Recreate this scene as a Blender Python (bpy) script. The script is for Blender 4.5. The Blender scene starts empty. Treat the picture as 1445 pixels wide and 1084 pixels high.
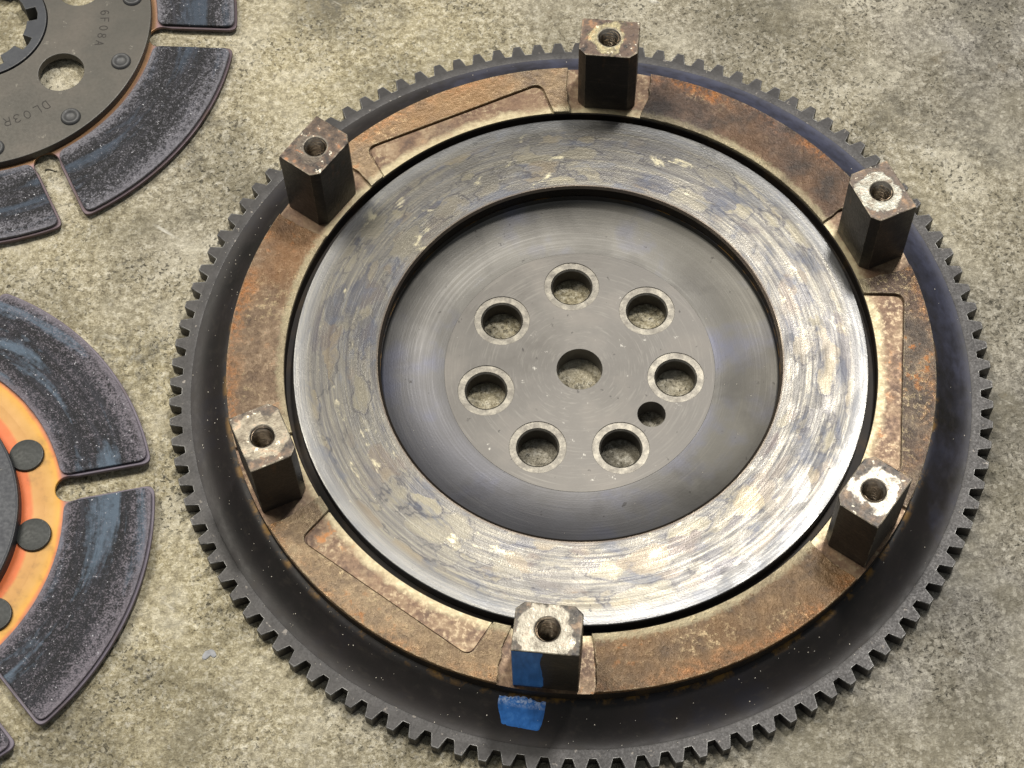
import bpy, bmesh, math, random
from mathutils import Matrix, Vector
R = math.radians
rnd = random.Random(7)
C = bpy.context.scene.collection
S = bpy.context.scene

# ---------------------------------------------------------------- camera, world, lamps, exposure
cd = bpy.data.cameras.new('camera'); cam = bpy.data.objects.new('camera', cd); C.objects.link(cam)
cd.sensor_fit = 'HORIZONTAL'; cd.sensor_width = 36.0; cd.lens = 70.82
cd.clip_start = 0.02; cd.clip_end = 50.0
_r = Vector((0.99929058, -0.03328522, -0.01761922)); _u = Vector((0.03766089, 0.88318687, 0.46750681))
_b = _r.cross(_u).normalized()
m = Matrix.Identity(4)
for i in range(3):
    m[i][0] = _r[i]; m[i][1] = _u[i]; m[i][2] = _b[i]
m.translation = Vector((-0.0234836, -0.32889194, 0.62087645))
cam.matrix_world = m
S.camera = cam
S.view_settings.view_transform = 'Standard'; S.view_settings.look = 'None'
S.view_settings.exposure = 0.0; S.view_settings.gamma = 1.0; S.view_settings.use_curve_mapping = False

w = bpy.data.worlds.new('World'); S.world = w; w.use_nodes = True
bgn = w.node_tree.nodes['Background']; bgn.inputs[0].default_value = (0.93, 0.97, 1.0, 1); bgn.inputs[1].default_value = 0.235

def lamp(name, loc, target, size, power, col, size_y=None):
    l = bpy.data.lights.new(name, 'AREA'); l.energy = power; l.color = col
    l.shape = 'RECTANGLE'; l.size = size; l.size_y = size_y or size
    o = bpy.data.objects.new(name, l); C.objects.link(o); o.location = loc
    o.rotation_euler = (Vector(target) - Vector(loc)).to_track_quat('-Z', 'Y').to_euler()
    return o
lamp('ceiling_light_or_bounce', (-0.90, 0.64, 1.70), (-0.10, 0, 0), 0.85, 33, (1.0, 0.945, 0.835))
lamp('ceiling_light_or_bounce', (0.45, 0.74, 2.0), (0.05, 0, 0), 0.22, 34, (1.0, 0.965, 0.91))
lamp('ceiling_light_or_bounce', (-0.05, 0.95, 2.2), (0, 0, 0), 2.2, 5.0, (0.97, 0.98, 1.0), 1.2)  # no fixture: added soft fill standing in for ceiling bounce

# ---------------------------------------------------------------- node helpers
def lin(h):
    h = h.lstrip('#'); v = [int(h[i:i+2], 16) / 255 for i in (0, 2, 4)]
    return tuple([c / 12.92 if c <= .04045 else ((c + .055) / 1.055) ** 2.4 for c in v] + [1.0])

class N:
    def __init__(s, name):
        s.m = bpy.data.materials.new(name); s.m.use_nodes = True; s.t = s.m.node_tree; s.b = s.t.nodes['Principled BSDF']
        s._co = None
    def n(s, t): return s.t.nodes.new(t)
    def link(s, a, b): s.t.links.new(a, b)
    def put(s, v, sock):
        if isinstance(v, bpy.types.NodeSocket): s.link(v, sock)
        elif v is not None: sock.default_value = v
    def co(s):
        if not s._co: s._co = s.n('ShaderNodeTexCoord').outputs['Object']
        return s._co
    def math(s, op, a, b=None, c=None, clamp=False):
        x = s.n('ShaderNodeMath'); x.operation = op; x.use_clamp = clamp
        s.put(a, x.inputs[0]); s.put(b, x.inputs[1]); s.put(c, x.inputs[2]); return x.outputs[0]
    def vmath(s, op, a, b=None):
        x = s.n('ShaderNodeVectorMath'); x.operation = op; s.put(a, x.inputs[0]); s.put(b, x.inputs[1]); return x.outputs[0]
    def sep(s, v):
        x = s.n('ShaderNodeSeparateXYZ'); s.put(v, x.inputs[0]); return x.outputs
    def comb(s, x_, y_, z_):
        x = s.n('ShaderNodeCombineXYZ'); s.put(x_, x.inputs[0]); s.put(y_, x.inputs[1]); s.put(z_, x.inputs[2]); return x.outputs[0]
    def noise(s, scale, detail=3, rough=.5, vec=None, dist=0, col=False):
        x = s.n('ShaderNodeTexNoise'); s.put(vec if vec is not None else s.co(), x.inputs['Vector'])
        x.inputs['Scale'].default_value = scale; x.inputs['Detail'].default_value = detail
        x.inputs['Roughness'].default_value = rough; x.inputs['Distortion'].default_value = dist
        return x.outputs['Color' if col else 'Fac']
    def vor(s, scale, vec=None, feature='F1', out='Distance', rand=1.0):
        x = s.n('ShaderNodeTexVoronoi'); x.feature = feature; s.put(vec if vec is not None else s.co(), x.inputs['Vector'])
        x.inputs['Scale'].default_value = scale; x.inputs['Randomness'].default_value = rand
        return x.outputs[out]
    def rng(s, v, a, b, c=0, d=1, smooth=False):
        x = s.n('ShaderNodeMapRange'); x.clamp = True
        if smooth: x.interpolation_type = 'SMOOTHSTEP'
        s.put(v, x.inputs[0]); x.inputs[1].default_value = a; x.inputs[2].default_value = b
        s.put(c, x.inputs[3]); s.put(d, x.inputs[4]); return x.outputs[0]
    def ramp(s, v, stops):
        x = s.n('ShaderNodeValToRGB'); s.put(v, x.inputs[0]); e = x.color_ramp.elements
        while len(e) < len(stops): e.new(.5)
        for el, (p, c) in zip(e, stops): el.position = p; el.color = lin(c) if isinstance(c, str) else c
        return x.outputs[0]
    def mix(s, f, a, b, mode='MIX'):
        x = s.n('ShaderNodeMix'); x.data_type = 'RGBA'; x.blend_type = mode
        s.put(f, x.inputs[0])
        for v, k in ((a, 6), (b, 7)): s.put(lin(v) if isinstance(v, str) else v, x.inputs[k])
        return x.outputs[2]
    def polar(s, ka, kr):
        """seamless vector (angle*ka, radius*kr) around the object's Z axis; returns (vector, radius)"""
        o = s.sep(s.co()); r = s.math('SQRT', s.math('ADD', s.math('MULTIPLY', o[0], o[0]), s.math('MULTIPLY', o[1], o[1])))
        ri = s.math('DIVIDE', ka, s.math('MAXIMUM', r, 1e-5))
        return s.comb(s.math('MULTIPLY', o[0], ri), s.math('MULTIPLY', o[1], ri), s.math('MULTIPLY', r, kr)), r
    def bump(s, h, strength=.5, dist=.0005, normal=None):
        x = s.n('ShaderNodeBump'); x.inputs['Strength'].default_value = strength; x.inputs['Distance'].default_value = dist
        s.put(h, x.inputs['Height']); s.put(normal, x.inputs['Normal']); return x.outputs[0]
    def up(s):
        x = s.n('ShaderNodeTexCoord').outputs['Normal']; return s.sep(x)[2]
    def edge(s, rad=.0006):
        """worn edge: how far the bevelled normal leaves the true one"""
        b = s.n('ShaderNodeBevel'); b.samples = 4; b.inputs[0].default_value = rad
        g = s.n('ShaderNodeNewGeometry')
        x = s.n('ShaderNodeVectorMath'); x.operation = 'DOT_PRODUCT'; s.link(b.outputs[0], x.inputs[0]); s.link(g.outputs['Normal'], x.inputs[1])
        return s.rng(x.outputs['Value'], .99, .86)
    def tangent(s):
        x = s.n('ShaderNodeTangent'); x.direction_type = 'RADIAL'; x.axis = 'Z'; s.link(x.outputs[0], s.b.inputs['Tangent'])
    def out(s, col=None, rough=None, metal=None, normal=None, spec=None, aniso=None):
        i = s.b.inputs
        if isinstance(col, str): col = lin(col)
        s.put(col, i['Base Color']); s.put(rough, i['Roughness']); s.put(metal, i['Metallic'])
        s.put(normal, i['Normal']); s.put(spec, i['Specular IOR Level']); s.put(aniso, i['Anisotropic'])
        return s.m

def mat_concrete():
    s = N('concrete')
    wv = s.vmath('ADD', s.co(), s.vmath('MULTIPLY', s.noise(420, 2, .6, col=True), (.0012, .0012, 0)))
    big = s.noise(5.5, 3, .55); patch = s.noise(34, 5, .62); mot = s.noise(360, 6, .80, vec=wv); fine = s.noise(1250, 3, .75); spk = s.noise(640, 3, .66, vec=wv, dist=.5)
    t = s.math('ADD', s.math('MULTIPLY', mot, .60), s.math('ADD', s.math('MULTIPLY', fine, .25), s.math('MULTIPLY', patch, .15)))
    base = s.ramp(t, [(.400, '#7a7057'), (.465, '#a3987a'), (.515, '#c2b797'), (.580, '#e9e1c8')])
    grey = s.ramp(t, [(.400, '#64605a'), (.465, '#837f77'), (.515, '#9b968d'), (.580, '#c0bbb0')])
    o = s.sep(s.co())                    # slab's uneven tone, plus warm-left to dull-right light falloff painted in
    col = s.mix(s.rng(s.math('ADD', s.math('MULTIPLY', o[0], 1.3), s.math('MULTIPLY', s.math('SUBTRACT', big, .5), 1.6)), -.20, .30), base, grey)
    col = s.mix(s.math('MULTIPLY', s.rng(patch, .50, .64), .38), col, '#766f5b')
    col = s.mix(s.math('MULTIPLY', s.rng(patch, .48, .34), .25), col, '#d6cfbb')
    zone = s.noise(20, 6, .66, dist=.3); zone2 = s.noise(8, 4, .6, vec=s.vmath('ADD', s.co(), (4.1, 2.7, 0)))
    col = s.mix(s.math('MULTIPLY', s.rng(zone, .51, .63), .52), col, '#686250')          # damp, dirty areas
    col = s.mix(s.math('MULTIPLY', s.rng(zone, .47, .37), .42), col, '#e6dfcb')          # rubbed pale areas
    col = s.mix(s.math('MULTIPLY', s.rng(zone2, .52, .66), .42), col, '#746e5b')
    cell = s.sep(s.vor(900, vec=wv, out='Color'))
    col = s.mix(s.math('MULTIPLY', s.rng(cell[0], .88, .96), .25), col, '#e8e2d2')
    col = s.mix(s.math('MULTIPLY', s.math('MULTIPLY', s.rng(cell[1], .88, .95), s.rng(patch, .40, .62)), .8), col, '#5a564b')
    dark = s.math('MULTIPLY', s.rng(spk, .59, .67), s.rng(patch, .40, .58))
    col = s.mix(s.math('MULTIPLY', dark, .75), col, '#45433b')
    brown = s.math('MULTIPLY', s.rng(s.noise(130, 5, .66, vec=wv), .56, .70), s.rng(s.noise(12, 4, .6), .50, .66))
    col = s.mix(s.math('MULTIPLY', brown, .7), col, '#6a5c3f')
    wht = s.math('MULTIPLY', s.rng(s.noise(210, 5, .72, vec=wv), .56, .68), s.rng(s.noise(17, 4, .6), .44, .60))
    col = s.mix(s.math('MULTIPLY', wht, .6), col, '#e9e4d6')
    stain = s.math('MULTIPLY', s.rng(s.noise(15, 5, .62), .52, .64), s.rng(s.noise(150, 5, .72), .40, .58))
    col = s.mix(s.math('MULTIPLY', stain, .6), col, '#5a574f')
    for cx, cy, rx, ry in ((.166, .152, .012, .020), (.142, .205, .007, .014), (-.092, .178, .020, .012), (.176, -.150, .022, .016)):     # oil drips
        dx = s.math('DIVIDE', s.math('SUBTRACT', s.math('ADD', o[0], s.math('MULTIPLY', s.math('SUBTRACT', patch, .5), .04)), cx), rx); dy = s.math('DIVIDE', s.math('SUBTRACT', s.math('ADD', o[1], s.math('MULTIPLY', s.math('SUBTRACT', zone, .5), .04)), cy), ry)
        drip = s.math('MULTIPLY', s.rng(s.math('ADD', s.math('MULTIPLY', dx, dx), s.math('MULTIPLY', dy, dy)), 1.0, .3), s.rng(mot, .42, .56))
        col = s.mix(s.math('MULTIPLY', drip, .65), col, '#57544d')
    vs_ = s.vmath('MULTIPLY', s.comb(s.math('ADD', o[0], s.math('MULTIPLY', o[1], -1.2)), s.math('ADD', o[1], s.math('MULTIPLY', o[0], .7)), 0), (14, 160, 1))
    scr = s.math('MULTIPLY', s.rng(s.noise(1, 3, .6, vec=vs_), .66, .72), s.rng(s.noise(60, 3), .50, .60))      # scuffs
    col = s.mix(s.math('MULTIPLY', scr, .6), col, '#ece8dc')
    h = s.math('ADD', mot, s.math('ADD', s.math('MULTIPLY', fine, .5), s.math('MULTIPLY', dark, -.6)))
    return s.out(col, .88, 0, s.bump(h, 1.0, .0013), spec=.25)

def mat_gear():
    s = N('ring_gear_steel')
    oi = s.n('ShaderNodeObjectInfo').outputs['Random']; v = s.vmath('ADD', s.co(), s.comb(s.math('MULTIPLY', oi, 3.1), s.math('MULTIPLY', oi, 1.7), 0))
    n = s.noise(160, 4, .6, vec=v); f = s.noise(1500, 2, .6, vec=v)
    col = s.mix(s.rng(n, .35, .7), '#393736', '#292726'); _, r_ = s.polar(1, 1); e = s.math('MULTIPLY', s.edge(.0004), s.rng(r_, .1362, .1368))
    col = s.mix(s.math('MULTIPLY', e, s.rng(s.noise(300, 3, .6, vec=v), .36, .58)), col, '#aeada9')
    col = s.mix(s.rng(s.noise(420, 3, .6, vec=v), .66, .72), col, '#77716a')
    col = s.mix(s.math('MULTIPLY', s.rng(s.noise(210, 4, .65, vec=v), .54, .68), .45), col, '#1f1d1d')
    return s.out(col, s.rng(f, .3, .7, .38, .55), .45, s.bump(f, .12, .0003), spec=.5)

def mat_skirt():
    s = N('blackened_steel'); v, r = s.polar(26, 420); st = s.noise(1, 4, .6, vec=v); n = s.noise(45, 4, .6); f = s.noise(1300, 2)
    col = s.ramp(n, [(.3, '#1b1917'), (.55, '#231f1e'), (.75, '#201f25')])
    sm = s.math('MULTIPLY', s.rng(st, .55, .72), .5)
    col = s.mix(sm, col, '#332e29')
    o = s.sep(s.co()); blue = s.math('MULTIPLY', s.rng(s.math('ADD', s.math('ADD', o[0], o[1]), s.math('MULTIPLY', s.math('SUBTRACT', n, .5), .25)), .06, .17), s.rng(st, .35, .6, .5, 1.0))  # blue towards far right: back-light reflection painted into the skirt colour
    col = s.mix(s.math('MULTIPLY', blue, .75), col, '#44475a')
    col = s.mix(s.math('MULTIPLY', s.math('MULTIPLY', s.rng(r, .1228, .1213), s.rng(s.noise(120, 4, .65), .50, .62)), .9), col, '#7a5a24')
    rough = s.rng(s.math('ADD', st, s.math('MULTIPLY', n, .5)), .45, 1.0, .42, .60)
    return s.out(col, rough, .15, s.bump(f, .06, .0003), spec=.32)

def mat_friction():
    s = N('scored_friction_face')
    v1, r = s.polar(2.6, 1100); v2, _ = s.polar(5, 150); v4, _ = s.polar(5, 3200); v5, _ = s.polar(5.0, 120)
    st = s.noise(1, 4, .62, vec=v1, dist=.2); bl = s.noise(1, 5, .62, vec=v2, dist=.5); hair = s.noise(1, 3, .6, vec=v4)
    wob = s.noise(1, 4, .6, vec=v5, col=True); vc = s.vmath('ADD', v5, s.vmath('MULTIPLY', wob, (1.3, 1.3, 1.3))); vd = s.vmath('ADD', s.vmath('MULTIPLY', vc, (1.6, 1.6, 1.5)), (3.3, 7.1, 1.7))
    mid = s.math('MULTIPLY', s.rng(r, .0940, .0905, smooth=True), s.rng(r, .0690, .0720))
    col = s.ramp(st, [(.30, '#4d4b4a'), (.45, '#585653'), (.55, '#625f59'), (.70, '#6f6b61')])
    # heat islands: rounded blue-grey and straw patches with darker outlines, overlapping
    cell = None
    for vec, lo, k in ((vd, .46, .8), (vc, .56, 1.0)):
        c_ = s.sep(s.vor(1, vec=vec, out='Color')); d_ = s.vor(1, vec=vec); cell = cell or c_
        ins = s.math('MULTIPLY', s.rng(s.math('ADD', d_, s.math('MULTIPLY', s.math('SUBTRACT', st, .5), .24)), lo, lo - .17, smooth=True), mid)
        col = s.mix(s.math('MULTIPLY', s.math('MULTIPLY', s.rng(c_[0], .40, .75), ins), .50 * k), col, '#3d3f49')
        col = s.mix(s.math('MULTIPLY', s.math('MULTIPLY', s.rng(c_[1], .50, .95), ins), .52 * k), col, '#7b745f')
        col = s.mix(s.math('MULTIPLY', s.math('MULTIPLY', s.rng(c_[2], .66, .95), ins), .34 * k), col, '#5c4f43')
        ring = s.math('MULTIPLY', s.math('MULTIPLY', s.rng(s.math('ABSOLUTE', s.math('SUBTRACT', d_, lo - .01)), .045, .01), mid), s.rng(s.math('ADD', s.math('MULTIPLY', c_[1], .3), bl), .55, .75))
        col = s.mix(s.math('MULTIPLY', ring, .62 * k), col, '#37363a')
    col = s.mix(s.math('MULTIPLY', s.rng(bl, .54, .66, smooth=True), .40), col, '#4b505c')
    spot = s.math('MULTIPLY', s.rng(s.math('ADD', s.math('MULTIPLY', bl, .8), s.math('MULTIPLY', s.noise(300, 3, .6), .2)), .41, .32, smooth=True), s.rng(r, .0965, .0935))
    col = s.mix(s.math('MULTIPLY', spot, .7), col, '#b1a98d')
    col = s.mix(s.math('MULTIPLY', s.rng(hair, .56, .70), .18), col, '#a5a49e')
    pit = s.rng(s.noise(330, 4, .65), .69, .73)
    col = s.mix(s.math('MULTIPLY', pit, .8), col, '#3b3a3c')
    col = s.mix(s.math('MULTIPLY', s.rng(r, .0920, .0955), .4), col, '#838486')
    col = s.mix(s.math('MULTIPLY', s.rng(r, .0698, .0690), .75), col, '#4f4439')
    rough = s.math('ADD', s.rng(st, .3, .75, .36, .24), s.math('ADD', s.math('MULTIPLY', s.rng(bl, .45, .62), .08), s.math('MULTIPLY', s.rng(cell[0], .2, .9), .06)))
    h = s.math('ADD', s.math('MULTIPLY', hair, .6), s.math('ADD', s.math('MULTIPLY', st, .5), s.math('MULTIPLY', pit, -.6)))
    glit = s.noise(1900, 2, .7)
    nm = s.bump(glit, .24, .00022, s.bump(h, .15, .0002))
    s.tangent()
    return s.out(col, rough, .95, nm, aniso=.45)

def mat_hub():
    s = N('machined_hub_steel'); v, r = s.polar(3.0, 1500); st = s.noise(1, 4, .6, vec=v); n = s.noise(60, 4, .62); sm = s.noise(22, 3, .5, dist=.5); f = s.noise(1500, 2)
    col = s.ramp(n, [(.3, '#53504c'), (.5, '#5f5c58'), (.7, '#6e6a65')])
    col = s.mix(s.math('MULTIPLY', s.rng(st, .54, .68), .18), col, '#8d8a82')
    col = s.mix(s.math('MULTIPLY', s.rng(sm, .58, .72), .45), col, '#585653')
    col = s.mix(s.math('MULTIPLY', s.rng(s.noise(300, 3, .6), .69, .73), .8), col, '#3a3836')
    col = s.mix(s.math('MULTIPLY', s.rng(s.noise(230, 4, .7), .67, .72), .6), col, '#b5b2a9')
    s.tangent()
    return s.out(col, s.rng(n, .3, .7, .44, .54), .70, s.bump(s.math('ADD', s.math('MULTIPLY', st, .3), f), .07, .0002), aniso=.3)

def mat_dish():
    s = N('machined_dish_steel'); v, r = s.polar(2.0, 1700); st = s.noise(1, 4, .6, vec=v); n = s.noise(38, 4, .55); f = s.noise(1500, 2)
    col = s.ramp(n, [(.3, '#4f4d49'), (.55, '#5a5854'), (.75, '#575864')])
    col = s.mix(s.math('MULTIPLY', s.rng(st, .56, .70), .2), col, '#7d796f')
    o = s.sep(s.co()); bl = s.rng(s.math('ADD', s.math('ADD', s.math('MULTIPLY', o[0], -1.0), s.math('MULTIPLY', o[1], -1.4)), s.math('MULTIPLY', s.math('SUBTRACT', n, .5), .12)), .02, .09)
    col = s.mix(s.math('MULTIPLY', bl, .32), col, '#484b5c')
    sm = s.noise(26, 5, .6, dist=.8); col = s.mix(s.math('MULTIPLY', s.rng(sm, .52, .66), .45), col, '#3c3a38')
    col = s.mix(s.math('MULTIPLY', s.rng(s.noise(300, 3, .6), .69, .73), .7), col, '#33312f')
    s.tangent()
    return s.out(col, s.rng(st, .3, .7, .42, .52), .75, s.bump(s.math('ADD', st, f), .10, .0002), aniso=.4)

def mat_seat():
    s = N('spot_faced_metal'); oi = s.n('ShaderNodeObjectInfo').outputs['Random']; n = s.noise(300, 5, .7, vec=s.vmath('ADD', s.co(), s.comb(oi, s.math('MULTIPLY', oi, 2.3), 0)))
    col = s.ramp(n, [(.34, '#57534d'), (.50, '#6b675f'), (.66, '#837e73')])
    return s.out(col, .42, .8, s.bump(n, .2, .0003))

def rust_nodes(s, seed, ramp, ochre, ochre_c, fleck, dk):
    v = s.vmath('ADD', s.co(), (seed * .37, seed * .11, seed * .05))
    n1 = s.noise(46, 5, .62, vec=v); n2 = s.noise(120, 5, .66, vec=v); n3 = s.noise(560, 4, .72, vec=v); n4 = s.noise(26, 4, .55, vec=v)
    col = s.ramp(s.math('ADD', s.math('MULTIPLY', n2, .65), s.math('MULTIPLY', n3, .35)), list(zip((.32, .44, .54, .66), ramp)))
    col = s.mix(s.math('MULTIPLY', s.rng(n4, .44, .62), ochre), col, ochre_c)
    col = s.mix(s.math('MULTIPLY', s.rng(n1, .44, .30), dk), col, '#37322f')
    wear = s.math('MULTIPLY', s.rng(n3, .52, .60), s.rng(n1, .60 - .22 * fleck, .72 - .22 * fleck))      # rubbed, bare flecks
    col = s.mix(s.math('MULTIPLY', wear, .6), col, '#a8987a')
    orange = s.math('MULTIPLY', s.rng(s.noise(240, 4, .7, vec=v), .57, .66), s.rng(s.noise(30, 3, .5, vec=v), .56, .68))
    col = s.mix(s.math('MULTIPLY', orange, .85), col, '#a56322')
    return col, wear, n1, n2, n3

def mat_cast(seed, ramp, ochre, ochre_c, fleck, dk, bmp, edge_o=.5):
    s = N('rusty_cast_pad'); col, wear, n1, n2, n3 = rust_nodes(s, seed, ramp, ochre, ochre_c, fleck, dk)
    _, r = s.polar(1, 1)
    oe = s.math('MULTIPLY', s.rng(s.math('ADD', r, s.math('MULTIPLY', s.math('SUBTRACT', n2, .5), .022)), .1145, .1200), s.rng(n3, .40, .56))
    col = s.mix(s.math('MULTIPLY', s.math('MULTIPLY', oe, s.rng(n1, .42, .56)), edge_o), col, '#935b2b')
    strip = s.math('MULTIPLY', s.rng(s.math('ADD', r, s.math('MULTIPLY', s.math('SUBTRACT', n3, .5), .006)), .1040, .1024), s.rng(n1, .35, .55, .35, .85))
    col = s.mix(strip, col, s.mix(n3, '#7d7258', '#c6ba98'))
    rim = s.math('MULTIPLY', s.edge(.0007), s.rng(n3, .42, .6)); col = s.mix(rim, col, '#b3a88b')
    h = s.math('ADD', s.math('MULTIPLY', n3, .8), n2)
    return s.out(col, s.rng(n3, .3, .7, .52, .32), s.math('ADD', s.math('MULTIPLY', wear, .5), .35), s.bump(h, bmp, .0012), spec=.6)

def mat_base():
    s = N('machined_rusty_base'); col, wear, n1, n2, n3 = rust_nodes(s, 5, ('#3d3029', '#5b4738', '#745d48', '#94806a'), .45, '#6d5440', .5, .5); _, r = s.polar(1, 1)
    strip = s.math('MULTIPLY', s.rng(s.math('ADD', r, s.math('MULTIPLY', s.math('SUBTRACT', n2, .5), .010)), .1046, .1022), .75)
    col = s.mix(strip, col, s.mix(n3, '#978a69', '#cdc2a0'))
    col = s.mix(s.math('MULTIPLY', s.rng(n2, .5, .6), .25), col, '#8d7e62')
    return s.out(col, s.rng(n3, .3, .7, .55, .38), .45, s.bump(n3, .35, .0003))

def mat_groove():
    s = N('groove_steel'); n = s.noise(130, 4, .6)
    return s.out(s.ramp(n, [(.35, '#15110f'), (.55, '#261e16'), (.7, '#3d2e19')]), .6, .3)

def mat_post(name, seed, wear_r, wear_c, rust, tint, dirt):
    """worn post: dark sides, rubbed metal around the bolt hole on the top face"""
    s = N(name); v = s.vmath('ADD', s.co(), (seed * 1.7, seed * .9, 0))
    n1 = s.noise(260, 5, .65, vec=v); n2 = s.noise(900, 3, .65, vec=v); n3 = s.noise(90, 4, .6, vec=v)
    o = s.sep(s.co()); dx = s.math('SUBTRACT', o[0], .1115)
    d = s.math('SQRT', s.math('ADD', s.math('MULTIPLY', dx, dx), s.math('MULTIPLY', o[1], o[1])))
    top = s.ramp(n1, [(.36, '#2a2420'), (.46, rust), (.56, '#5f4f41'), (.68, '#85755f')])
    w_ = s.rng(s.math('ADD', d, s.math('MULTIPLY', s.math('SUBTRACT', n3, .5), .018)), wear_r, wear_r - .0012)
    br = s.noise(1, 3, .6, vec=s.vmath('MULTIPLY', v, (420, 2600, 1)))                       # file marks
    wc = s.mix(s.rng(s.math('ADD', s.math('MULTIPLY', n1, .6), s.math('MULTIPLY', br, .4)), .40, .62), wear_c, tint)
    wc = s.mix(s.math('MULTIPLY', s.rng(n1, .42, .36), .5), wc, '#4b4338')
    top = s.mix(s.math('MULTIPLY', w_, s.rng(n2, .26, .40)), top, wc)
    top = s.mix(s.math('MULTIPLY', s.rng(s.math('ABSOLUTE', s.math('SUBTRACT', w_, .35)), .3, .1), .6), top, '#3a342d')
    top = s.mix(s.math('MULTIPLY', s.rng(n1, .56, .66), dirt), top, '#a85f22')
    top = s.mix(s.math('MULTIPLY', s.rng(d, .0047, .0043), .6), top, '#6d675e')
    rim = s.math('MULTIPLY', s.edge(.0007), s.rng(n1, .42, .54)); top = s.mix(rim, top, '#c9c0aa')
    top = s.mix(s.rng(s.noise(380, 4, .7, vec=v), .63, .68), top, '#d5cdb9')
    side = s.ramp(n3, [(.3, '#1f1b18'), (.55, '#2a2521'), (.75, '#3a3027')])
    side = s.mix(s.math('MULTIPLY', s.rng(s.noise(150, 4, .6, vec=s.vmath('MULTIPLY', v, (1, 1, .4))), .62, .72), .6), side, '#5a3f22')
    side = s.mix(s.math('MULTIPLY', s.edge(.0005), s.rng(n1, .42, .56)), side, '#9a8f7a')
    side = s.mix(s.math('MULTIPLY', s.rng(s.noise(70, 4, .6, vec=s.vmath('MULTIPLY', v, (1, 1, 5))), .58, .70), .5), side, '#4d443a')
    m_ = s.rng(s.up(), .6, .85)
    col = s.mix(m_, side, top)
    return s.out(col, s.math('SUBTRACT', s.rng(n2, .3, .7, .54, .40), s.math('MULTIPLY', s.math('MULTIPLY', w_, m_), .08)), s.math('ADD', .25, s.math('MULTIPLY', s.math('MULTIPLY', w_, m_), .30)), s.bump(s.math('ADD', n1, n2), .30, .0004), spec=.5)

def mat_simple(name, a, b, scale, rough, metal, bumps=.1, det=4):
    s = N(name); n = s.noise(scale, det, .62)
    return s.out(s.ramp(n, [(.32, a), (.68, b)]), rough, metal, s.bump(s.noise(scale * 5, 3), bumps, .0003))

def mat_paint(scuff=False):
    s = N('blue_paint'); v = s.vmath('MULTIPLY', s.co(), (1, 1, .25)); n = s.noise(420, 4, .6, vec=v)
    col = s.ramp(n, [(.3, '#235a9b'), (.55, '#2f6db9'), (.72, '#437fc6')])
    if scuff:
        _, r = s.polar(1, 1); k = s.math('MULTIPLY', s.rng(r, .1245, .1228), s.rng(s.noise(900, 3, .7), .42, .58)); col = s.mix(s.math('MULTIPLY', k, .7), col, '#b9c9e2')
    return s.out(col, .45, 0, s.bump(n, .3, .0003), spec=.4)

def mat_pad(name, streak_c, rim_c, dark):
    s = N(name); v1, r = s.polar(4, 380); v2, _ = s.polar(1.5, 150)
    st = s.noise(1, 4, .6, vec=v1, dist=.5); bl = s.noise(1, 4, .6, vec=v2, dist=.5); f = s.noise(1500, 3, .78); g = s.noise(520, 4, .7)
    col = s.ramp(st, [(.32, '#0d0d10'), (.5, dark), (.68, '#2b2b32')])
    col = s.mix(s.math('MULTIPLY', s.rng(s.math('ADD', s.math('MULTIPLY', bl, .8), s.math('MULTIPLY', g, .2)), .53, .64), .55), col, streak_c)
    mid = s.math('MULTIPLY', s.rng(r, .0690, .0735), s.rng(r, .0925, .0885))            # rim is less glazed than the middle
    amt = s.math('SUBTRACT', s.math('ADD', .565, s.math('MULTIPLY', s.math('SUBTRACT', bl, .5), .25)), s.math('MULTIPLY', s.math('SUBTRACT', 1.0, mid), .075))
    spk = s.rng(s.math('SUBTRACT', s.math('ADD', s.math('MULTIPLY', f, .65), s.math('MULTIPLY', g, .35)), amt), -.04, .09)
    col = s.mix(s.math('MULTIPLY', spk, .72), col, rim_c)
    col = s.mix(s.rng(s.noise(820, 3, .7), .67, .70), col, '#b9b8bd')
    col = s.mix(s.math('MULTIPLY', s.math('SUBTRACT', 1.0, s.math('MULTIPLY', s.rng(r, .0680, .0695), s.rng(r, .0962, .0945))), .45), col, rim_c)
    return s.out(col, s.rng(f, .3, .7, .42, .62), .15, s.bump(s.math('ADD', f, g), .7, .0005), spec=.35)

def mat_spring(name, stops, rough=.36, metal=.75):
    s = N(name); n = s.noise(110, 4, .6); _, r = s.polar(1, 1)
    rr = s.math('ADD', r, s.math('MULTIPLY', s.math('SUBTRACT', s.noise(60, 3, .5), .5), .0030))
    col = s.ramp(s.rng(rr, .052, .070), stops)
    col = s.mix(s.math('MULTIPLY', s.rng(n, .54, .70), .4), col, '#5a4a3c')
    return s.out(col, s.rng(n, .3, .7, rough, rough + .15), metal, s.bump(s.noise(900, 2), .06, .0002))

def mat_hub_dark(name, a, b, c):
    s = N(name); n = s.noise(42, 5, .62); f = s.noise(900, 3)
    col = s.ramp(n, [(.3, a), (.5, b), (.7, c)])
    col = s.mix(s.math('MULTIPLY', s.rng(s.noise(260, 4, .65), .66, .72), .5), col, '#8d887d')
    col = s.mix(s.math('MULTIPLY', s.edge(.0005), .55), col, '#9a9894')
    return s.out(col, s.rng(f, .3, .7, .46, .60), .35, s.bump(f, .10, .0002))

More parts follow.
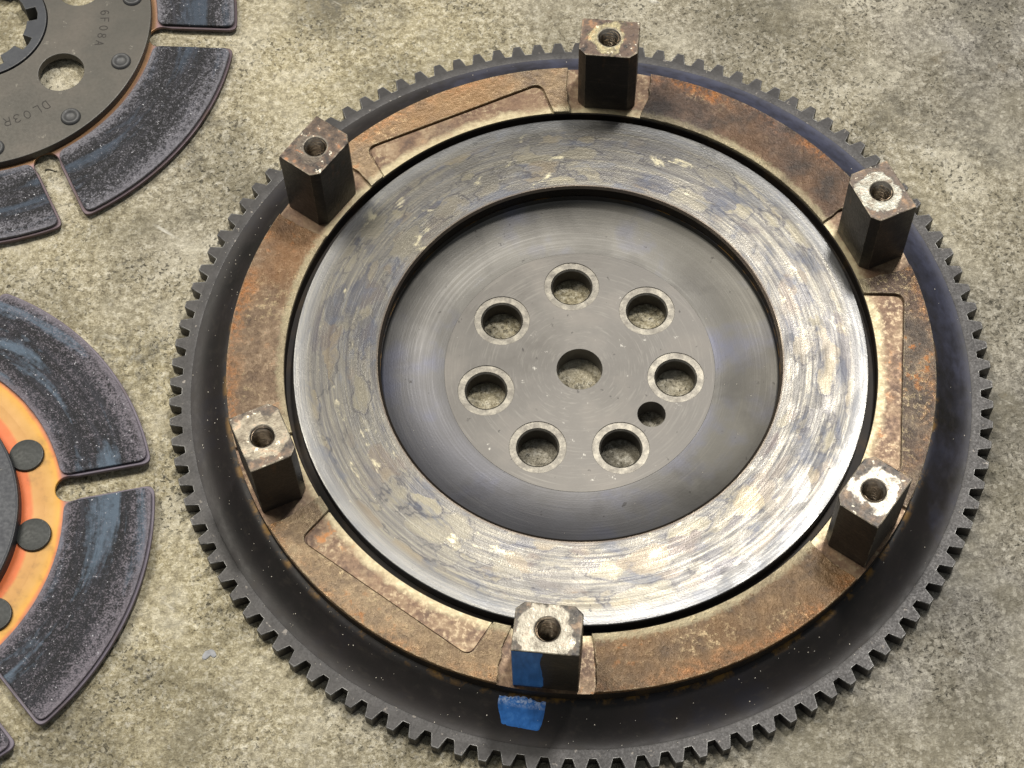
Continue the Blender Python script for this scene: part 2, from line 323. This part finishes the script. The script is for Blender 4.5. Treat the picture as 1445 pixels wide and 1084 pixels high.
M = dict(
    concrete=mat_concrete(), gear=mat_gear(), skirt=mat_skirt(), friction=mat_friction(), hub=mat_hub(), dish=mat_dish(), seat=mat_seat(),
    base=mat_base(), groove=mat_groove(), paint=mat_paint(),
    bore=mat_simple('dark_bore_steel', '#2a2724', '#4b463f', 300, .45, .6),
    thread=mat_simple('thread_steel', '#8d8378', '#c5bcae', 500, .30, 1.0),
    dust=mat_simple('pale_dust', '#b9ad98', '#e8e2d6', 900, .8, 0),
    grey_chip=mat_simple('grey_flake', '#77787b', '#97989b', 600, .6, .1, .4),
    twig=mat_simple('dry_twig', '#3a372f', '#5b574b', 700, .8, 0, .4),
    pad1=mat_pad('sintered_lining_grey', '#465363', '#7d7b82', '#131317'),
    pad2=mat_pad('sintered_lining_mauve', '#66788a', '#7f7880', '#15161c'),
    spring1=mat_spring('copper_tinted_spring_steel', [(0, '#6d675f'), (.66, '#7b6450'), (.76, '#8f6d4d'), (.86, '#7c6668'), (1, '#574c50')], .42),
    spring2=mat_spring('heat_tinted_spring_steel', [(0, '#b9561f'), (.24, '#be6027'), (.30, '#b08142'), (.46, '#ac7f40'), (.62, '#b2863d'), (.74, '#bd8a2c'), (.80, '#b56a35'), (.86, '#835c55'), (1, '#5c545f')], .45, .15),
    hubp1=mat_hub_dark('grey_hub_steel', '#403e38', '#494640', '#544f48'), hubp2=mat_hub_dark('black_hub_steel', '#292b2f', '#313338', '#3b3d41'),
    rivet1=mat_hub_dark('rivet_steel', '#3a3a3b', '#4a4a4a', '#5c5b5a'), rivet2=mat_hub_dark('black_rivet', '#222423', '#2b2d2b', '#373936'),
    stamp=mat_simple('stamped_mark', '#24211e', '#35312d', 600, .7, .2),
    edge1=mat_simple('copper_edge', '#5d3a2a', '#8d5c44', 200, .45, .5),
)
CAST = [mat_cast(0, ('#4c3d30', '#6a563f', '#7a6549', '#8d785b'), .65, '#7d5c33', .25, .35, .45, .5),
        mat_cast(1, ('#2f2622', '#483b34', '#5d4c42', '#7e6a5a'), .45, '#70502f', .60, .8, .9, .95),
        mat_cast(2, ('#38302b', '#51463d', '#6b5d4f', '#9c8b70'), .3, '#6d4f3c', .70, .7, .8),
        mat_cast(3, ('#43362a', '#5e4a34', '#6d573d', '#866e51'), .75, '#74522a', .35, .4, .7, .6),
        mat_cast(4, ('#55463a', '#796650', '#927d61', '#b09c7c'), .4, '#7a6140', .55, .3, .8),
        mat_cast(5, ('#4a3b2f', '#6a5643', '#816c55', '#a5927a'), .6, '#80582f', .45, .35, 1.0, .8)]
POST = {142: mat_post('post_rust_brown', 1, .0058, '#453d36', '#4b3b2e', '#746a5d', .55),
        82: mat_post('post_rust_cream_ring', 2, .0070, '#6d6350', '#58463a', '#b0a680', .35),
        22: mat_post('post_blue_cream', 3, .0086, '#6d6152', '#5a4d42', '#979b92', .20),
        -38: mat_post('post_bare_ring', 4, .0082, '#7d766b', '#4d453d', '#b3ada1', .08),
        -98: mat_post('post_silver', 5, .0096, '#6d675b', '#4a443b', '#989284', .08),
        -158: mat_post('post_cream_grey', 6, .0105, '#5b5245', '#4d4237', '#948c7b', .18)}

# ---------------------------------------------------------------- mesh helpers
def tag(o, label=None, cat=None, kind=None, group=None):
    if label: o['label'] = label
    if cat: o['category'] = cat
    if kind: o['kind'] = kind
    if group: o['group'] = group
    return o
def obj(name, me, mat, parent=None, smooth=19):
    o = bpy.data.objects.new(name, me); C.objects.link(o)
    if mat and not me.materials: me.materials.append(mat)
    if smooth is not None:
        for p in me.polygons: p.use_smooth = True
        me.set_sharp_from_angle(angle=R(smooth))
    if parent: o.parent = parent
    return o
def empty(name, loc, rz=0):
    o = bpy.data.objects.new(name, None); C.objects.link(o); o.location = loc; o.rotation_euler = (0, 0, rz); o.empty_display_size = .02; return o
def mesh(vs, fs):
    me = bpy.data.meshes.new('m'); me.from_pydata(vs, [], fs); me.validate(); me.update(); return me
def lathe(prof, seg=256, closed=False, cap=False):
    vs = []; fs = []; n = len(prof)
    for k in range(seg):
        a = 2 * math.pi * k / seg
        for r, z in prof: vs.append((r * math.cos(a), r * math.sin(a), z))
    for k in range(seg):
        k2 = (k + 1) % seg
        for j in range(n if closed else n - 1):
            j2 = (j + 1) % n
            fs.append((k * n + j, k2 * n + j, k2 * n + j2, k * n + j2))
    if cap: fs.append([k * n for k in range(seg)][::-1])
    me = mesh(vs, fs)
    bm = bmesh.new(); bm.from_mesh(me); bmesh.ops.remove_doubles(bm, verts=bm.verts, dist=1e-7); bmesh.ops.recalc_face_normals(bm, faces=bm.faces); bm.to_mesh(me); bm.free()
    return me
def circle(r, n=64, c=(0, 0)): return [(c[0] + r * math.cos(2 * math.pi * k / n), c[1] + r * math.sin(2 * math.pi * k / n)) for k in range(n)]
def plate(outer, holes, z0, z1, bev=0.0):
    """solid plate with holes and a small chamfer all round"""
    cu = bpy.data.curves.new('c', 'CURVE'); cu.dimensions = '2D'; cu.fill_mode = 'BOTH'
    for pts in [outer] + list(holes):
        sp = cu.splines.new('POLY'); sp.points.add(len(pts) - 1); sp.use_cyclic_u = True
        for p, q in zip(sp.points, pts): p.co = (q[0] * 100, q[1] * 100, 0, 1)
    cu.extrude = ((z1 - z0) / 2 - bev) * 100
    if bev: cu.bevel_depth = bev * 100; cu.bevel_resolution = 1; cu.offset = -bev * 100
    t = bpy.data.objects.new('t', cu); C.objects.link(t)
    me = bpy.data.meshes.new_from_object(t.evaluated_get(bpy.context.evaluated_depsgraph_get()))
    bpy.data.objects.remove(t); bpy.data.curves.remove(cu)
    me.transform(Matrix.Translation((0, 0, (z0 + z1) / 2)) @ Matrix.Scale(.01, 4))
    bm = bmesh.new(); bm.from_mesh(me); bmesh.ops.remove_doubles(bm, verts=bm.verts, dist=1e-6)
    bmesh.ops.dissolve_degenerate(bm, dist=1e-7, edges=bm.edges); bmesh.ops.recalc_face_normals(bm, faces=bm.faces)
    bm.to_mesh(me); bm.free(); me.materials.clear()
    return me
def rounded(pts, rad, n=5):
    """polygon with rounded corners; rad is one number or one for each corner"""
    out = []; k = len(pts)
    for i in range(k):
        p = Vector(pts[i]); a = Vector(pts[i - 1]) - p; b = Vector(pts[(i + 1) % k]) - p
        rr = rad[i] if isinstance(rad, (list, tuple)) else rad
        if rr <= 0: out.append(tuple(p)); continue
        la, lb = a.length, b.length; a /= la; b /= lb
        ang = a.angle(b); d = min(rr / math.tan(ang / 2), la * .48, lb * .48)
        p0 = p + a * d; p1 = p + b * d
        for j in range(n + 1):
            t = j / n; out.append(tuple((1 - t) ** 2 * p0 + 2 * t * (1 - t) * p + t * t * p1))
    return out
def pp(r, deg): return (r * math.cos(R(deg)), r * math.sin(R(deg)))

# ---------------------------------------------------------------- ground
ground = obj('concrete_floor', mesh([(-2.5, -2.5, 0), (2.5, -2.5, 0), (2.5, 2.5, 0), (-2.5, 2.5, 0)], [(0, 1, 2, 3)]), M['concrete'], smooth=None)
tag(ground, kind='structure')

# ---------------------------------------------------------------- flywheel
fly = tag(empty('flywheel', (0, 0, -.005)), 'large rusty steel flywheel with toothed ring gear and six upright bolt posts', 'flywheel')
ZH, ZF, ZS, ZR, ZP, ZG = .0137, .0234, .0228, .0244, .0544, .0110

# flange: dish, groove floor and black skirt in one turned body
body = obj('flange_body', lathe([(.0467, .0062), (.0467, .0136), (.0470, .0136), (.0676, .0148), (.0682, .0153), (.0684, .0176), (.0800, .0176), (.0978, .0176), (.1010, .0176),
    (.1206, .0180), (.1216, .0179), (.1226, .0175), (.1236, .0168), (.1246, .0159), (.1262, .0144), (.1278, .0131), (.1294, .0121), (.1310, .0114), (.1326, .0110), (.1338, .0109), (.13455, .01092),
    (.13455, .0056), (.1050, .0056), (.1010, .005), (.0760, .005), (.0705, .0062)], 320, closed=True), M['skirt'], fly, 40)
me = body.data; me.materials.append(M['dish']); me.materials.append(M['groove'])
for p in me.polygons:
    c = p.center; r = math.hypot(c.x, c.y)
    if r < .0705 and p.normal.z > -.5: p.material_index = 1
    elif .0970 < r < .1100 and p.normal.z > .5: p.material_index = 2

fr = obj('friction_ring', lathe([(.0686, .0170), (.0684, .0222), (.0681, .0228), (.0690, .02338), (.0694, ZF), (.0840, ZF), (.0970, ZF), (.0976, .02335), (.0979, .0231), (.0979, .0170)], 320, closed=True), M['friction'], fly, 25)

bolt_angles = [92, 42, -8, -68, -118, -168, 142]
holes = [circle(.0078, 64)[::-1]] + [circle(.0067, 48, pp(.0332, a))[::-1] for a in bolt_angles] + [circle(.0047, 40, pp(.0300, -38))[::-1]]
hub = obj('hub_plate', plate(circle(.0467, 160), [circle(.0079, 64)] + [circle(.0097, 56, pp(.0332, a)) for a in bolt_angles] + [circle(.0048, 40, pp(.0300, -38))], .0062, ZH, .0001), M['hub'], fly)
tag(hub, 'dark machined centre plate with bolt holes')
seat_me = lathe([(.0098, .0062), (.0098, ZH - .0003), (.0074, ZH - .00032), (.0068, ZH - .0009), (.0067, .0066), (.0070, .0062)], 56, closed=True)
for k, a in enumerate(bolt_angles):
    q = obj('bolt_seat', seat_me, M['seat'], hub); q.location = (*pp(.0332, a), 0)
seat_me.materials.append(M['bore'])
for p in seat_me.polygons:
    if math.hypot(p.center.x, p.center.y) < .00705 and abs(p.normal.z) < .5: p.material_index = 1

# ring that carries the posts, and its raised cast pads
base = obj('mounting_ring', lathe([(.1008, .0168), (.1008, ZS - .0004), (.1012, ZS), (.1100, ZS), (.1205, ZS), (.1205, .0168)], 288, closed=True), M['base'], fly)
base.data.materials.append(M['groove'])
for p in base.data.polygons:
    if math.hypot(p.center.x, p.center.y) < .1010 or p.center.z < .0225: p.material_index = 1
for k in range(6):
    a0 = 142 - 60 * k; lo, hi = a0 - 60 + 7.3, a0 - 7.3; mid = a0 - 30
    ro, ri = .12045, .10085
    arc_o = []; n = 46
    for j in range(n + 1):
        t = j / n; arc_o.append(pp(ro, lo + (hi - lo) * t))
    side_hi = [pp(ro + (ri - ro) * t, hi + rnd.uniform(-.22, .22) - .5 * math.sin(t * 3)) for t in (.15, .3, .45, .6, .75, .9)]
    side_lo = [pp(ri + (ro - ri) * t, lo + rnd.uniform(-.22, .22) + .5 * math.sin(t * 3)) for t in (.1, .25, .4, .55, .7, .85)]
    if k % 2 == 0:       # sector with a cast pocket, open towards the groove
        b = .1008
        pk = rounded([pp(.1000, mid + 19.6), pp(.1010, mid + 19.4), pp(.1145, mid + 17.6), pp(.1145, mid - 17.6), pp(.1010, mid - 19.4), pp(.1000, mid - 19.6)], [0, 0, .0036, .0036, 0, 0], 8)[1:-1]
        arc_i = [pp(ri, hi + (mid + 19.5 - hi) * j / 6) for j in range(6)] + pk + [pp(ri, mid - 19.5 + (lo - mid + 19.5) * j / 6) for j in range(1, 7)]
    else:
        arc_i = [pp(ri, hi + (lo - hi) * j / n) for j in range(n + 1)]
    pts = arc_o + side_hi + arc_i + side_lo
    if k % 2 == 0:       # pocket floor, a hair's breadth clear of the pocket wall
        w = math.degrees(.0006 / .108)
        fl = rounded([pp(.1010, mid + 19.4 - w), pp(.1139, mid + 17.6 - w), pp(.1139, mid - 17.6 + w), pp(.1010, mid - 19.4 + w)], [0, .0034, .0034, 0], 8)
        fl += [pp(.1010, mid - 19.4 + w + (38.8 - 2 * w) * j / 30) for j in range(1, 30)]
        obj('pocket_floor', plate(fl, [], ZS - .0002, ZS + .0006, .0001), M['base'], base)
    q = obj('cast_pad', plate(pts, [], ZS, ZR, .00028), CAST[k], base)

# six posts
outline = rounded([(.1193, -.0104), (.1193, .0104), (.1056, .0104), (.1032, .0077), (.1032, -.0077), (.1056, -.0104)], .0005, 2)
post_me = plate(outline, [circle(.0039, 40, (.1115, 0))], ZS, ZP, .0004)
def thread_mesh(r0=.0031, r1=.0038, pitch=.00175, z0=.0285, z1=ZP - .0007, nt=36, per=7):
    vs = []; fs = []; nz = int((z1 - z0) / pitch * per)
    for j in range(nz + 1):
        for k in range(nt):
            a = 2 * math.pi * k / nt; z = z0 + (z1 - z0) * j / nz
            ph = (z / pitch - k / nt) % 1.0; tri = 1 - abs(2 * ph - 1)
            r = r0 + (r1 - r0) * min(1, max(0, tri * 1.25 - .12)); vs.append((.1115 + r * math.cos(a), r * math.sin(a), z))
    for j in range(nz):
        for k in range(nt):
            k2 = (k + 1) % nt; fs.append((j * nt + k, j * nt + k2, (j + 1) * nt + k2, (j + 1) * nt + k))
    return mesh(vs, [f[::-1] for f in fs])
thr_me = thread_mesh()
lip_me = lathe([(.0040, -.0001), (.0035, -.0008), (.0038, -.0014)], 40); lip_me.transform(Matrix.Translation((.1115, 0, ZP)))
plabel = {142: 'post with dark rust brown top', 82: 'brown post with cream ring round its hole', 22: 'post with bluish cream top', -38: 'post with bare white metal round its hole', -98: 'post with silvery top and blue paint on its face', -158: 'post with cream and grey worn top'}
posts = {}
for a, pm in POST.items():
    me = post_me.copy(); q = obj('post', me, pm, fly); q.rotation_euler = (0, 0, R(a)); tag(q, plabel[a]); posts[a] = q
    t = obj('thread', thr_me, M['thread'], q, 60)
    t = obj('hole_lip', lip_me, M['thread'], q, 60)

# ring gear: rim and 114 teeth, each its own piece
NT = 114; RB = .1377; RTIP = .142; PH = -1.06; hb = math.asin(.0026 / RB)
rim_o = []
for k in range(NT):
    a = R(PH + 360 * k / NT); a2 = R(PH + 360 * (k + 1) / NT)
    for x in (a - hb, a + hb): rim_o.append((RB * math.cos(x), RB * math.sin(x)))
nr = len(rim_o); vs = []; fs = []
for (x, y) in rim_o:
    s_ = .1346 / math.hypot(x, y); s2 = .1351 / math.hypot(x, y)
    vs += [(x, y, .0052), (x, y, ZG), (x * s2, y * s2, ZG), (x * s_, y * s_, ZG - .0001), (x * s_, y * s_, .0052)]
for k in range(nr):
    k2 = (k + 1) % nr
    for j in range(5):
        if j == 0 and k % 2 == 0: continue          # the tooth closes this part of the rim
        j2 = (j + 1) % 5; fs.append((k * 5 + j, k2 * 5 + j, k2 * 5 + j2, k * 5 + j2))
gear = obj('ring_gear', mesh(vs, fs), M['gear'], fly, 30)
def tooth_mesh():
    xb = RB * math.cos(hb); yb = .0026; yt = .00136; c = .00020; z0, z1 = .0052, ZG
    low = [(xb, -yb), (RB + .0020, -.00205), (RTIP - .0002, -yt), (RTIP, -yt + .0002), (RTIP, yt - .0002), (RTIP - .0002, yt), (RB + .0020, .00205), (xb, yb)]
    top = [(xb, -yb), (RB + .0020 - c * .3, -.00205 + c), (RTIP - .0002 - c, -yt + c * .8), (RTIP - c, -yt + .0002 + c * .5), (RTIP - c, yt - .0002 - c * .5), (RTIP - .0002 - c, yt - c * .8), (RB + .0020 - c * .3, .00205 - c), (xb, yb)]
    n = len(low); vs = [(x, y, z0) for x, y in low] + [(x, y, z1 - c if 0 < i < n - 1 else z1) for i, (x, y) in enumerate(low)] + [(x, y, z1) for x, y in top[1:-1]]
    fs = [tuple(range(n))[::-1]]
    for j in range(n - 1): fs.append((j, j + 1, n + j + 1, n + j))
    tp = [n] + [2 * n + i for i in range(n - 2)] + [2 * n - 1]
    fs.append(tuple(tp))
    for j in range(n - 1):
        q = [n + j, n + j + 1, tp[j + 1], tp[j]]; q2 = []
        for x in q:
            if x not in q2: q2.append(x)
        fs.append(tuple(q2))
    return mesh(vs, fs)
tm = tooth_mesh()
for k in range(NT):
    q = obj('tooth', tm, M['gear'], gear, 30 if k == 0 else None); q.rotation_euler = (0, 0, R(PH + 360 * k / NT))

# blue paint stripe across post and skirt
def skirt_z(r):
    P_ = [(.1206, .0180), (.1216, .0179), (.1226, .0175), (.1236, .0168), (.1246, .0159), (.1262, .0144), (.1278, .0131), (.1294, .0121), (.1310, .0114), (.1326, .0110), (.1338, .0109)]
    for (a, za), (b, zb) in zip(P_, P_[1:]):
        if a <= r <= b: return za + (zb - za) * (r - a) / (b - a)
    return P_[0][1] if r < P_[0][0] else P_[-1][1]
def grid(fn, nu, nv):
    vs = [fn(i / nu, j / nv) for j in range(nv + 1) for i in range(nu + 1)]
    return mesh(vs, [(j * (nu + 1) + i, j * (nu + 1) + i + 1, (j + 1) * (nu + 1) + i + 1, (j + 1) * (nu + 1) + i) for j in range(nv) for i in range(nu)])
jit = [rnd.uniform(-1, 1) for _ in range(200)]
def pfn(u, v):
    rin = .1214 + .00035 * jit[int(u * 24)] + .0004 * math.sin(u * 9); rout = .1293 + .0007 * u + .00012 * jit[40 + int(u * 24)]
    cx = abs(2 * u - 1); rout -= .0016 * max(0, (u - .9) / .1) ** 2
    r = rin + (rout - rin) * v
    a0 = -104.9 + .7 * v - .25 * math.sin(v * 5); a1 = -97.7 - .55 * v * v
    a = a0 + (a1 - a0) * u
    edge = min(u, 1 - u, v, 1 - v); h = .00010 if edge > .001 else -.00005
    x, y = pp(r, a); return (x, y, skirt_z(r) + h)
tag(obj('paint_mark', grid(pfn, 24, 16), mat_paint(True), body, 60), 'blue paint dab on the black skirt below the painted post')
def ffn(u, v):
    y = -.0104 + .00015 + u * (.0094 + .0005 * math.sin(v * 7) + .0002 * jit[80 + int(v * 14)]); z = ZS + .0001 + v * (ZP - ZS - .0003 + .0001 * jit[120 + int(u * 14)])
    edge = min(1 - u, v) ; return (.1193 + (.00008 if edge > .001 else -.00005), y, z)
tag(obj('paint_mark', grid(ffn, 14, 14), M['paint'], posts[-98], 60), 'blue paint on the outer face of the post')

# dust and grit lying on the flywheel
def specks(spots):
    bm = bmesh.new()
    for x, y, z, r in spots:
        g = bmesh.ops.create_icosphere(bm, subdivisions=1, radius=r, matrix=Matrix.Translation((x, y, z)) @ Matrix.Rotation(rnd.uniform(0, 6), 4, 'Z'))
        for v in g['verts']: v.co.x += rnd.uniform(-.3, .3) * r; v.co.y += rnd.uniform(-.3, .3) * r
    me = bpy.data.meshes.new('m'); bm.to_mesh(me); bm.free(); return me
sp = []
for k in range(230):
    r = rnd.uniform(.1215, .1370); a = rnd.choice([rnd.uniform(150, 310), rnd.uniform(150, 310), rnd.uniform(0, 360)])
    x, y = pp(r, a); sp.append((x, y, (skirt_z(r) if r < .1345 else ZG) + .00003, rnd.choice([.00008, .0001, .00012, .00018])))
for k in range(60):
    r = rnd.uniform(.0470, .0960); a = rnd.uniform(0, 360)
    if .0670 < r < .0705: continue
    z = ZF if r > .07 else .0136 + (r - .0471) / (.0676 - .0471) * .0012
    x, y = pp(r, a); sp.append((x, y, z + .00003, rnd.choice([.00007, .0001, .00013])))
tag(obj('dust_specks', specks(sp), M['dust'], fly, None), kind='stuff')

# ---------------------------------------------------------------- clutch discs
def slot_outline(rc, gaps, rin, rout, slot_r, hw, corner, inset=0.0):
    """spring plate outline: six petals divided by round-ended slots"""
    pts = []
    gaps = sorted([(g + 360) % 360 for g in gaps])
    for i, g in enumerate(gaps):
        g2 = gaps[(i + 1) % 6] + (360 if i == 5 else 0)
        ux, uy = math.cos(R(g)), math.sin(R(g)); nx, ny = -uy, ux
        def L(r, t): return (ux * r + nx * t, uy * r + ny * t)
        # slot of this gap: down one side, round the end, up the other
        pts += rounded([L(rout - .0015, -hw), L(slot_r + hw * 2.0, -hw), L(slot_r + hw * 1.3, -hw * 1.12)], 0)[1:]
        for j in range(13):
            t = math.pi * j / 12; rr = hw * 1.12
            pts.append(L(slot_r + rr - rr * math.sin(t), -rr * math.cos(t)))
        pts += [L(slot_r + hw * 2.0, hw)]
        da = math.degrees(math.asin(hw / rout)); dc = math.degrees(corner / rout)
        pts.append(L(math.sqrt((rout - corner) ** 2 - hw ** 2), hw)); 
        p0 = Vector(pts[-1]); p1 = Vector(L(math.sqrt(rout ** 2 - hw ** 2), hw)); p2 = Vector(pp(rout, g + da + dc))
        for j in range(1, 6): t = j / 6; pts.append(tuple((1 - t) ** 2 * p0 + 2 * t * (1 - t) * p1 + t * t * p2))
        n = 26; s0, s1 = g + da + dc, g2 - da - dc
        for j in range(n + 1): pts.append(pp(rout, s0 + (s1 - s0) * j / n))
        ux2, uy2 = math.cos(R(g2)), math.sin(R(g2)); q0 = Vector(pp(rout, s1)); rq = math.sqrt(rout ** 2 - hw ** 2); rq2 = math.sqrt((rout - corner) ** 2 - hw ** 2)
        q1 = Vector((ux2 * rq + uy2 * hw, uy2 * rq - ux2 * hw)); q2 = Vector((ux2 * rq2 + uy2 * hw, uy2 * rq2 - ux2 * hw))
        for j in range(1, 7): t = j / 6; pts.append(tuple((1 - t) ** 2 * q0 + 2 * t * (1 - t) * q1 + t * t * q2))
    return pts
def pad_outline(g, g2, ri, ro, hw, c):
    pts = []
    def side(gg, r, t):
        ux, uy = math.cos(R(gg)), math.sin(R(gg)); return (ux * r - uy * t, uy * r + ux * t)
    rad = []
    a = math.degrees(math.asin(hw / ro)); b = math.degrees(math.asin(hw / ri)); n = 22
    for j in range(n + 1): pts.append(pp(ro, g + a + (g2 - g - 2 * a) * j / n)); rad.append(c if j in (0, n) else 0)
    for j in range(n + 1): pts.append(pp(ri, g2 - b - (g2 - g - 2 * b) * j / n)); rad.append(c if j in (0, n) else 0)
    # corners are rounded over several short steps
    P_ = [Vector(p) for p in pts]; out = []
    def corner(p, da, db):
        p0 = p + da * c; p1 = p + db * c
        return [tuple((1 - t) ** 2 * p0 + 2 * t * (1 - t) * p + t * t * p1) for t in [k / 6 for k in range(7)]]
    keep = c * 1.0
    c00 = P_[0]; c01 = P_[n]; c10 = P_[n + 1]; c11 = P_[-1]
    def clear(p): return all((p - q).length > keep for q in (c00, c01, c10, c11))
    out += corner(c00, (c11 - c00).normalized(), (P_[1] - c00).normalized()) + [tuple(p) for p in P_[1:n] if clear(p)]
    out += corner(c01, (P_[n - 1] - c01).normalized(), (c10 - c01).normalized()) + corner(c10, (c01 - c10).normalized(), (P_[n + 2] - c10).normalized())
    out += [tuple(p) for p in P_[n + 2:-1] if clear(p)] + corner(c11, (P_[-2] - c11).normalized(), (c00 - c11).normalized())
    return out
GLYPH = {  # single-stroke characters, box 0.6 wide and 1 tall
 'D': [[(0, 0), (0, 1), (.3, 1), (.5, .85), (.58, .5), (.5, .15), (.3, 0), (0, 0)]], 'L': [[(0, 1), (0, 0), (.52, 0)]],
 '0': [[(.3, 0), (.1, .12), (0, .4), (0, .6), (.1, .88), (.3, 1), (.5, .88), (.6, .6), (.6, .4), (.5, .12), (.3, 0)]],
 '3': [[(.02, .85), (.15, .98), (.32, 1), (.5, .9), (.55, .75), (.48, .6), (.28, .53), (.5, .47), (.6, .28), (.5, .08), (.3, 0), (.12, .03), (0, .16)]],
 'R': [[(0, 0), (0, 1), (.35, 1), (.53, .9), (.57, .74), (.5, .58), (.35, .5), (0, .5)], [(.32, .5), (.58, 0)]],
 '6': [[(.52, .9), (.32, 1), (.12, .88), (.02, .6), (0, .35), (.08, .1), (.3, 0), (.5, .1), (.58, .3), (.5, .5), (.3, .58), (.1, .5), (.01, .36)]],
 'F': [[(0, 0), (0, 1), (.55, 1)], [(0, .53), (.45, .53)]],
 '8': [[(.3, .54), (.1, .64), (.05, .8), (.13, .95), (.3, 1), (.47, .95), (.55, .8), (.5, .64), (.3, .54), (.08, .43), (0, .25), (.1, .06), (.3, 0), (.5, .06), (.6, .25), (.52, .43), (.3, .54)]],
 'A': [[(0, 0), (.3, 1), (.6, 0)], [(.11, .36), (.49, .36)]]}
def stamp(text, r, angs, h, z, wd=.00017):
    vs = []; fs = []
    for ch, a in zip(text, angs):
        up = Vector(pp(1, a)); ri = Vector((up.y, -up.x)); o = up * r
        for line in GLYPH[ch]:
            P_ = [o + ri * ((x - .3) * h) + up * ((y - .5) * h) for x, y in line]
            for p, q in zip(P_, P_[1:]):
                d = (q - p).normalized() * wd * .6; nrm = Vector((-d.y, d.x)).normalized() * wd
                b = len(vs); zz = z + rnd.uniform(0, .000015)
                for c in (p - d - nrm, q + d - nrm, q + d + nrm, p - d + nrm): vs.append((c.x, c.y, zz))
                fs.append((b, b + 1, b + 2, b + 3))
    return mesh(vs, fs)

def clutch_disc(loc, gap, mats, z, label, kind):
    """z: heights of (lower lining, spring plate bottom, plate top, upper lining top)"""
    t = tag(empty('clutch_disc', loc), label, 'clutch disc', group='clutch discs lying left of the flywheel')
    gaps = [gap + 60 * k for k in range(6)]
    holes_in = [circle(.0520, 96)]
    obj('spring_plate', plate(slot_outline(0, gaps, .03, .0977, .0644, .0042, .0032), holes_in, z[1], z[2], .00025), mats['plate'], t)
    for k in range(6):
        g = gap + 60 * k
        o1 = pad_outline(g, g + 60, .0672, .0968, .0052, .0034)
        obj('friction_lining', plate(o1, [], z[2], z[3], .00035), mats['pad'], t)
        obj('lower_lining', plate(o1, [], z[0], z[1], .0002), mats['pad'], t)
    return t

# disc with the open splined hub
d1 = clutch_disc((-.2217, .1607, 0), -5.1, dict(plate=M['spring1'], pad=M['pad1']), (0, .0014, .0028, .0042),
    'worn clutch disc with grey hub plate, splined centre hole and stamped letters', 1)
hole_a = [23.9 - 60 * k for k in range(6)]
hp = obj('hub_plate', plate(circle(.0651, 180), [circle(.0255, 96)] + [circle(.00865, 56, pp(.0402, a)) for a in hole_a], .0029, .0064, .0003), M['hubp1'], d1)
spl = []
for k in range(9):
    c = 11 - 40 * k
    spl += [pp(.0177, c - 31), pp(.0177, c - 20), pp(.0177, c - 9.5), pp(.0216, c - 8), pp(.0219, c), pp(.0216, c + 8), pp(.0177, c + 9.5)][::1]
spl = sorted(set(spl), key=lambda p: math.atan2(p[1], p[0]))
hb1 = obj('splined_hub', plate(circle(.0252, 120), [spl], .0, .0072, .0003), M['hubp2'], d1)
riv1 = lathe([(0, .0066), (.0013, .0066), (.0020, .0070), (.0026, .0075), (.0031, .0075), (.0036, .0070), (.0038, .0064), (.0039, .0060)], 36)
for k in range(12):
    q = obj('rivet', riv1, M['rivet1'], d1, 60); q.location = (*pp(.0584, 10 + 30 * k), 0)
obj('stamped_text', stamp('6F08A', .0474, [4.4, .1, -4.5, -8.9, -13.3], .0031, .00646), M['stamp'], hp, None)
obj('stamped_text', stamp('DL03R', .0478, [-54.6, -59.0, -63.8, -68.6, -73.2], .0036, .00646), M['stamp'], hp, None)

# disc with the heat-tinted plate
d2 = clutch_disc((-.2430, -.0469, 0), 9.0, dict(plate=M['spring2'], pad=M['pad2']), (.0014, .0027, .0042, .0054),
    'worn clutch disc with orange heat-tinted plate, black hub and flat round rivets', 2)
obj('hub_disc', lathe([(.0, .0), (.0516, .0), (.0530, .0010), (.0530, .0082), (.0527, .0089), (.0520, .0092), (.0300, .0092), (0, .0092)], 200), M['hubp2'], d2)
obj('plate_step', lathe([(.0526, .00425), (.0605, .00425), (.0607, .00422)], 160), M['spring2'], d2)
riv2 = lathe([(0, .00555), (.0052, .00555), (.0057, .0054), (.00595, .0050), (.00595, .0040)], 48)
for k in range(12):
    q = obj('rivet', riv2, M['rivet2'], d2); q.location = (*pp(.0581, 24 + 30 * k), 0)

# ---------------------------------------------------------------- litter on the slab
bm = bmesh.new()
for x, y, ang, l in ((-.1264, -.0960, .9, .0022), (-.1245, -.0956, 2.2, .0019)):
    g = bmesh.ops.create_icosphere(bm, subdivisions=1, radius=1, matrix=Matrix.Translation((x, y, .0002)) @ Matrix.Rotation(ang, 4, 'Z') @ Matrix.Diagonal((l, l * .6, .0003, 1)))
me = bpy.data.meshes.new('m'); bm.to_mesh(me); bm.free()
tag(obj('paint_flake', me, M['grey_chip'], None, 30), 'small pale grey flake lying on the concrete beside the gear teeth', 'flake')
cu = []
for k in range(9):
    t = k / 8; cu.append((-.1936 + .0044 * t, .0969 - .0006 * t + .0003 * math.sin(t * 5), .0004))
vs = []; fs = []
for k, (x, y, z) in enumerate(cu):
    for j in range(6): a = j * math.pi / 3; rr = .00028 * (1 - .5 * k / 8); vs.append((x, y + rr * math.cos(a), z + rr * math.sin(a)))
for k in range(8):
    for j in range(6): fs.append((k * 6 + j, k * 6 + (j + 1) % 6, (k + 1) * 6 + (j + 1) % 6, (k + 1) * 6 + j))
tag(obj('twig', mesh(vs, fs), M['twig'], None, 60), 'tiny dark twig lying in the slot between two disc linings', 'twig')
